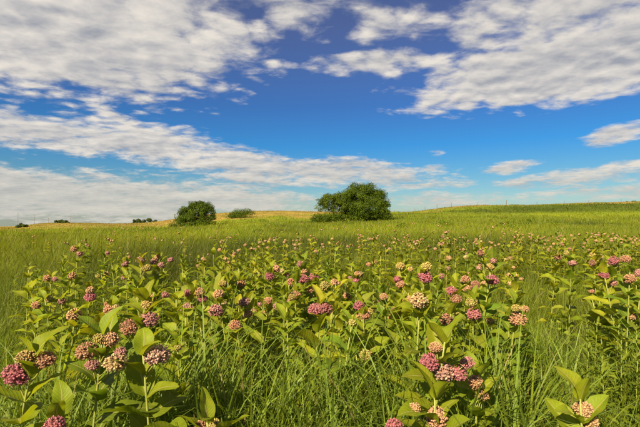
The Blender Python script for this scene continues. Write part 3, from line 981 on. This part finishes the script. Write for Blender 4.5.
# leafy weeds with narrow leaves, not in flower
WEED = []
for i in range(4):
    r_ = random.Random(800 + i)
    b = MB(); bl = MB()
    pts = stem_curve(Vector((0, 0, 0)), Vector((r_.uniform(-.06, .06), r_.uniform(-.06, .06), 1.0)))
    b.add(*tube(pts, np.linspace(.004, .0018, len(pts)), 5))
    for k in range(46):
        t = .25 + .75 * k / 45
        V, Q, U = leaf_geo(5, 2, r_.uniform(.3, 1.3), .5, .1, 5000 + i * 60 + k, wr=.10)
        bl.add(xf(V, lmat(k * 2.4 + r_.uniform(-.3, .3), R(35) + (t > .85) * .5 + r_.uniform(-.25, .25), r_.uniform(-.4, .4), at_curve(pts, t), .105 * (1.15 - .55 * t) * r_.uniform(.8, 1.2))), Q, None, np.array([1, 1, 1]) * r_.uniform(.8, 1.25), U)
    WEED.append((b.mesh('stem', M_STEM), bl.mesh('foliage', M_LEAF)))
def weed(px, d, z, where):
    x = (px - 320) / F * d
    g = gz(x, d)
    root = obj('leafy_weed', None, label='narrow leaved green weed without flowers ' + where, cat='weed', group='flowerless weeds')
    root.location = (x, d, g); root.rotation_euler = (0, 0, rf.uniform(0, 6.28))
    w_ = rf.choice(WEED)
    for nm, me, c in (('stem', w_[0], (.16, .19, .03)), ('foliage', w_[1], (.15, .19, .010))):
        o = obj(nm, me, root, color=c); o.scale = (1, 1, z - g)
for px, d, z in [(28, 4.1, 1.13), (36, 3.9, 1.0), (20, 4.4, .98), (113, 4.6, 1.16)]:
    weed(px, d, z, 'rising from the thin grass clearing')
for px, d, z in [(575, 2.3, .92), (586, 2.6, .95), (597, 2.2, .90), (606, 2.5, .97), (618, 2.3, .93), (627, 2.1, .88), (636, 2.4, .95), (590, 2.1, .82), (612, 2.0, .84), (643, 2.0, .86), (601, 3.0, 1.0), (622, 2.8, 1.0)]:
    weed(px, d, z, 'in the thicket beyond the hollow')

# ------------------------------------------------------------------ trees and shrubs
def crown_mesh(lobes, n, leaf, seed, dark=(.020, .038, .003), light=(.072, .104, .006), twiggy=0.0):
    """leaf sprays spread through the lobes' outer volume; lobes (cx,cy,cz,rx,ry,rz)"""
    r = np.random.default_rng(seed)
    L = np.array(lobes, float)
    # break each lobe into clumps on its surface
    clumps = []
    for l in L:
        k = max(5, int(9 * (l[3] * l[5]) / (leaf * leaf * 60)))
        k = min(k, 60)
        D = r.normal(size=(k, 3)); D /= np.linalg.norm(D, axis=1)[:, None]
        D[:, 2] = np.where(D[:, 2] < -.55, -D[:, 2], D[:, 2])
        rad = r.uniform(.62, 1.0, k)[:, None]
        cs = r.uniform(.22, .42, k) * (1.6 if len(L) < 4 else 1.0)
        for d, rd, s in zip(D, rad, cs):
            clumps.append(np.concatenate([l[:3] + d * rd * l[3:6], [s * l[3:6].mean()], [r.uniform(0, 1)]]))
    Cc = np.array(clumps)
    wgt = Cc[:, 3] ** 2; wgt /= wgt.sum()
    id_ = r.choice(len(Cc), n, p=wgt)
    D = r.normal(size=(n, 3)); D /= np.linalg.norm(D, axis=1)[:, None]
    P = Cc[id_, :3] + D * (Cc[id_, 3] * r.uniform(.55, 1.08, n) ** .8)[:, None] * np.array([1, 1, .85])
    P[:, 2] = np.maximum(P[:, 2], r.uniform(.03, .3, n))
    nrm = D + r.normal(0, .27, (n, 3)) + np.array([0, 0, .35]); nrm /= np.linalg.norm(nrm, axis=1)[:, None]
    a = np.cross(nrm, r.normal(size=(n, 3))); a /= np.linalg.norm(a, axis=1)[:, None]
    b = np.cross(nrm, a)
    s = leaf * r.uniform(.55, 1.3, n)[:, None]
    V = np.stack([P - a * s, P + b * s * .55, P + a * s, P - b * s * .55], 1)
    Q = np.arange(4 * n).reshape(n, 4)
    mixv = np.clip(Cc[id_, 4] * .8 + r.random(n) * .22, 0, 1)[:, None]
    c = np.array(dark) * (1 - mixv) + np.array(light) * mixv
    C = np.repeat(c, 4, 0)
    me = mesh_np('crown', V.reshape(-1, 3), Q, None, C, None, smooth=False)
    me.materials.append(M_TREE)
    return me

def trunk_mesh(base_r, H, limbs, seed, col=(.12, .095, .07)):
    r = random.Random(seed)
    b = MB()
    for (tx, ty, tz, rr_) in limbs:
        pts = []
        x0, y0 = r.uniform(-.2, .2), r.uniform(-.2, .2)
        for i in range(8):
            t = i / 7
            pts.append((x0 + (tx - x0) * t ** 1.3 + r.uniform(-.08, .08) * H * .05, y0 + (ty - y0) * t ** 1.3, -.15 + (tz + .15) * t))
        b.add(*tube(pts, np.linspace(rr_, rr_ * .25, 8), 7), col=col)
        for _ in range(5):
            t = r.uniform(.45, .95); i = int(t * 7); p = np.array(pts[i])
            e = p + np.array([r.uniform(-1, 1), r.uniform(-1, 1), r.uniform(.2, 1)]) * H * .18
            b.add(*tube([p, (p + e) / 2 + (0, 0, .05), e], [rr_ * .3, rr_ * .2, rr_ * .08], 5), col=col)
    return b.mesh('trunk', M_BARK)

def tree(name, px, py, d, lobes, n, leaf, limbs, label, cat, seed, group=None, bare=0, **kw):
    """lobes in pixels of the photo relative to (px,py): (dx, up, rx, rz, depth offset m)"""
    k = d / F
    x = (px - 320) * k
    root = obj(name, None, label=label, cat=cat, group=group)
    root.location = (x, d, gz(x, d) - .05)
    LB = [(l[0] * k, (l[4] if len(l) > 4 else 0), l[1] * k, l[2] * k, max(l[2], l[3]) * k * .9, l[3] * k) for l in lobes]
    obj('crown', crown_mesh(LB, n, leaf, seed, **kw), root)
    LM = [(a * k, b_, c * k, r_) for a, b_, c, r_ in limbs]
    obj('trunk', trunk_mesh(.2, max(l[2] for l in LM), LM, seed), root)
    return root

# the clump of trees on the meadow edge
tree('broadleaf_tree', 362, 219, 88, [(0, 26, 17, 11), (-8, 20, 16, 11, -1.5), (13, 20, 13, 12), (4, 12, 20, 9, -2), (-18, 21, 12, 9), (20, 12, 9, 9), (-10, 9, 12, 7, -2), (-2, 5, 13, 5, -2), (12, 5, 11, 5, -2), (20, 6, 8, 6), (-16, 6, 8, 6, -1), (3, 3, 13, 3.5, -3), (-10, 3, 9, 3.5, -2.5)],
     62000, .115, [(0, 0, 26, .28), (-12, .4, 22, .2), (13, -.3, 22, .2), (5, .8, 18, .18)], 'large rounded dark green tree on the meadow edge', 'tree', 1)
tree('broadleaf_tree', 333, 220, 86, [(-2, 20, 11, 9), (-9, 16, 8, 8), (6, 15, 10, 8, -.5), (-13, 21, 4, 4), (-6, 27, 4, 3)],
     14000, .10, [(-1, 0, 26, .16), (-9, .2, 22, .11), (4, .3, 20, .11), (-5, -.4, 28, .09)], 'open twiggy tree with grey trunk at the big tree\'s flank', 'tree', 2, light=(.092, .118, .009))
tree('shrub', 321, 221, 84, [(0, 4, 9, 4.5), (8, 5, 7, 5), (17, 4.5, 8, 5)], 9000, .095, [(0, 0, 4, .05), (8, 0, 4, .05)], 'low green shrub under the twiggy tree', 'shrub', 3)
tree('shrub', 381, 217.5, 86, [(0, 5, 9, 5), (6, 4, 6, 4), (-8, 5, 7, 5)], 8000, .095, [(0, 0, 5, .05), (-5, 0, 4, .05)], 'low green shrub at the foot of the large rounded tree', 'shrub', 4)
tree('broadleaf_tree', 198, 224, 90, [(0, 15, 12, 10), (-12, 11, 9, 9), (9, 13, 9, 10), (-18, 8, 6, 6), (-4, 5, 16, 5, -1.5), (3, 20, 7, 5), (10, 5, 10, 5, -1), (-14, 4, 9, 4, -1)],
     32000, .105, [(0, 0, 17, .2), (-9, 0, 13, .14), (8, 0, 14, .14)], 'rounded bushy green tree standing alone before the dry hill', 'tree', 5)
tree('shrub', 180, 225.5, 86, [(0, 2, 9, 2.2), (16, 2.2, 10, 2.2), (-8, 1.5, 5, 1.6)], 2600, .12, [(0, 0, 2, .04)], 'flat skirt of shrub around the lone rounded tree', 'shrub', 6)
tree('shrub', 241, 216, 112, [(0, 3.2, 11, 3.8), (6, 4.5, 7, 3.5), (-8, 1.6, 8, 2.2)], 6000, .11, [(0, 0, 4, .06)], 'low domed shrub on the side of the tan hill', 'shrub', 7)
tree('shrub', 22, 227, 125, [(0, 2, 4.6, 2.6), (-2, 1.2, 3.5, 1.8), (2.5, 1.2, 3.5, 1.8)], 2000, .18, [(0, 0, 3, .06)], 'small dark round shrub on the hill crest near the utility poles', 'shrub', 8, dark=(.02, .035, .006), light=(.05, .07, .01))
tree('shrub', 57, 222.6, 165, [(0, 1.2, 2.4, 1.5)], 700, .22, [(0, 0, 2, .06)], 'rounder of two little shrubs side by side on the tan crest', 'shrub', 9, dark=(.02, .035, .006), light=(.05, .07, .01))
tree('shrub', 63, 222.6, 165, [(0, 1.2, 3.6, 1.4), (3, 1.0, 3, 1.1)], 900, .22, [(0, 0, 2, .06)], 'longer of two little shrubs side by side on the tan crest', 'shrub', 10, dark=(.02, .035, .006), light=(.05, .07, .01))
tree('broadleaf_tree', 137, 223, 180, [(0, 1.6, 4.2, 2.2), (-2, .8, 3, 1.2)], 1100, .25, [(0, 0, 3, .1)], 'small far tree with rounded top beyond the tan crest', 'tree', 11, dark=(.02, .035, .008), light=(.045, .065, .012))
tree('broadleaf_tree', 147, 222.6, 182, [(0, 1.8, 4.6, 2.3), (6, 1, 4, 1.4), (-3, .8, 4, 1.4)], 1300, .25, [(0, 0, 3, .1)], 'broader far tree with low tail beyond the tan crest', 'tree', 12, dark=(.02, .035, .008), light=(.045, .065, .012))
tree('shrub', 628, 202.4, 172, [(0, .4, 1.8, .8)], 300, .2, [(0, 0, 1, .05)], 'smaller tuft of shrub on the ridge by the last fence post', 'shrub', 13)
tree('shrub', 634, 202.2, 172, [(0, .4, 2.4, .9)], 380, .2, [(0, 0, 1, .05)], 'larger tuft of shrub on the ridge by the last fence post', 'shrub', 14)

# darker weedy clumps standing in the meadow
for i, (px, py, d, w_, h_) in enumerate([(445, 226, 52, 7, 2.0), (505, 228, 46, 7, 2.0), (512, 223.5, 60, 5, 1.5), (555, 226, 50, 4, 1.5), (530, 224, 58, 4, 1.5), (402, 226, 50, 4, 1.7), (258, 231, 42, 4, 1.8)]):
    h_ *= 2.3
    tree('weed_clump', px, py + 2, d, [(0, h_ * .5, w_ * 1.2, h_ * .9), (w_ * .8, h_ * .4, w_ * .8, h_ * .7), (-w_ * .9, h_ * .3, w_ * .7, h_ * .6)], 900, .07, [(0, 0, h_, .012)],
         'low dark green weed clump spreading in the lime meadow', 'weeds', 60 + i, 'weed clumps in the meadow', dark=(.065, .098, .007), light=(.11, .15, .01))

# ------------------------------------------------------------------ fence along the ridge
POSTS = [(394.5, 2.0, .9), (415, 3.2, .7), (425, 4.2, .8), (437, 5.0, 1), (451.5, 4.8, 1), (477.5, 3.2, .8), (506.5, 5.4, 1.3), (537, 3.6, .9), (564.5, 3.4, .9), (589, 2.8, .8), (621.5, 3.4, .8), (660, 3.4, .9), (700, 3.4, .9)]
fence = obj('wire_fence', None, label='wire fence of thin weathered posts along the ridge crest', cat='fence')
fx, fy = (POSTS[0][0] - 320) / F * DR, DR
fence.location = (fx, fy, gz(fx, fy))
tops = []
for px, hpx, wk in POSTS:
    d = DR + 1.5
    x = (px - 320) / F * d
    g = gz(x, d)
    h = hpx / F * d + .15
    b = MB()
    lean = random.uniform(-.06, .06)
    b.add(*tube([(0, 0, -.3), (lean * .4, 0, h * .5), (lean, 0, h - .03), (lean, 0, h)], [.085 * wk, .08 * wk, .075 * wk, .05 * wk], 8), col=(.11, .075, .05))
    o = obj('post', b.mesh('post', M_WOOD), fence)
    o.location = Vector((x, d, g)) - fence.location
    tops.append((Vector((x, d, g)) - fence.location, h))
for lv in (.35, .62, .9):
    b = MB()
    for (p, h), (q, h2) in zip(tops[:-1], tops[1:]):
        a = p + Vector((0, 0, min(1.2, h) * lv)); c = q + Vector((0, 0, min(1.2, h2) * lv))
        m_ = (a + c) / 2 - Vector((0, 0, .05))
        b.add(*tube([tuple(a), tuple(m_), tuple(c)], .004, 4))
    obj('wire', b.mesh('wire', M_WIRE), fence)

# utility poles far beyond the tan crest
for i, (px, topy) in enumerate([(18, 213), (34.5, 215), (48.5, 218), (70.5, 215.5)]):
    d = 420.0
    x = (px - 320) / F * d
    g = gz(x, d)
    h = CAMZ + (HOR - topy) / F * d - g
    b = MB()
    b.add(*tube([(0, 0, -.5), (0, 0, h * .5), (0, 0, h)], [.17, .15, .11], 8), col=(.13, .10, .08))
    root = obj('utility_pole', None, label='thin far utility pole rising behind the tan crest', cat='utility pole', group='utility poles behind the crest')
    root.location = (x, d, g)
    obj('pole', b.mesh('pole', M_WOOD), root)
    b = MB()
    b.add(*tube([(-1.1, 0, h - .6), (0, .02, h - .6), (1.1, 0, h - .6)], .06, 6), col=(.13, .10, .08))
    obj('crossarm', b.mesh('crossarm', M_WOOD), root)
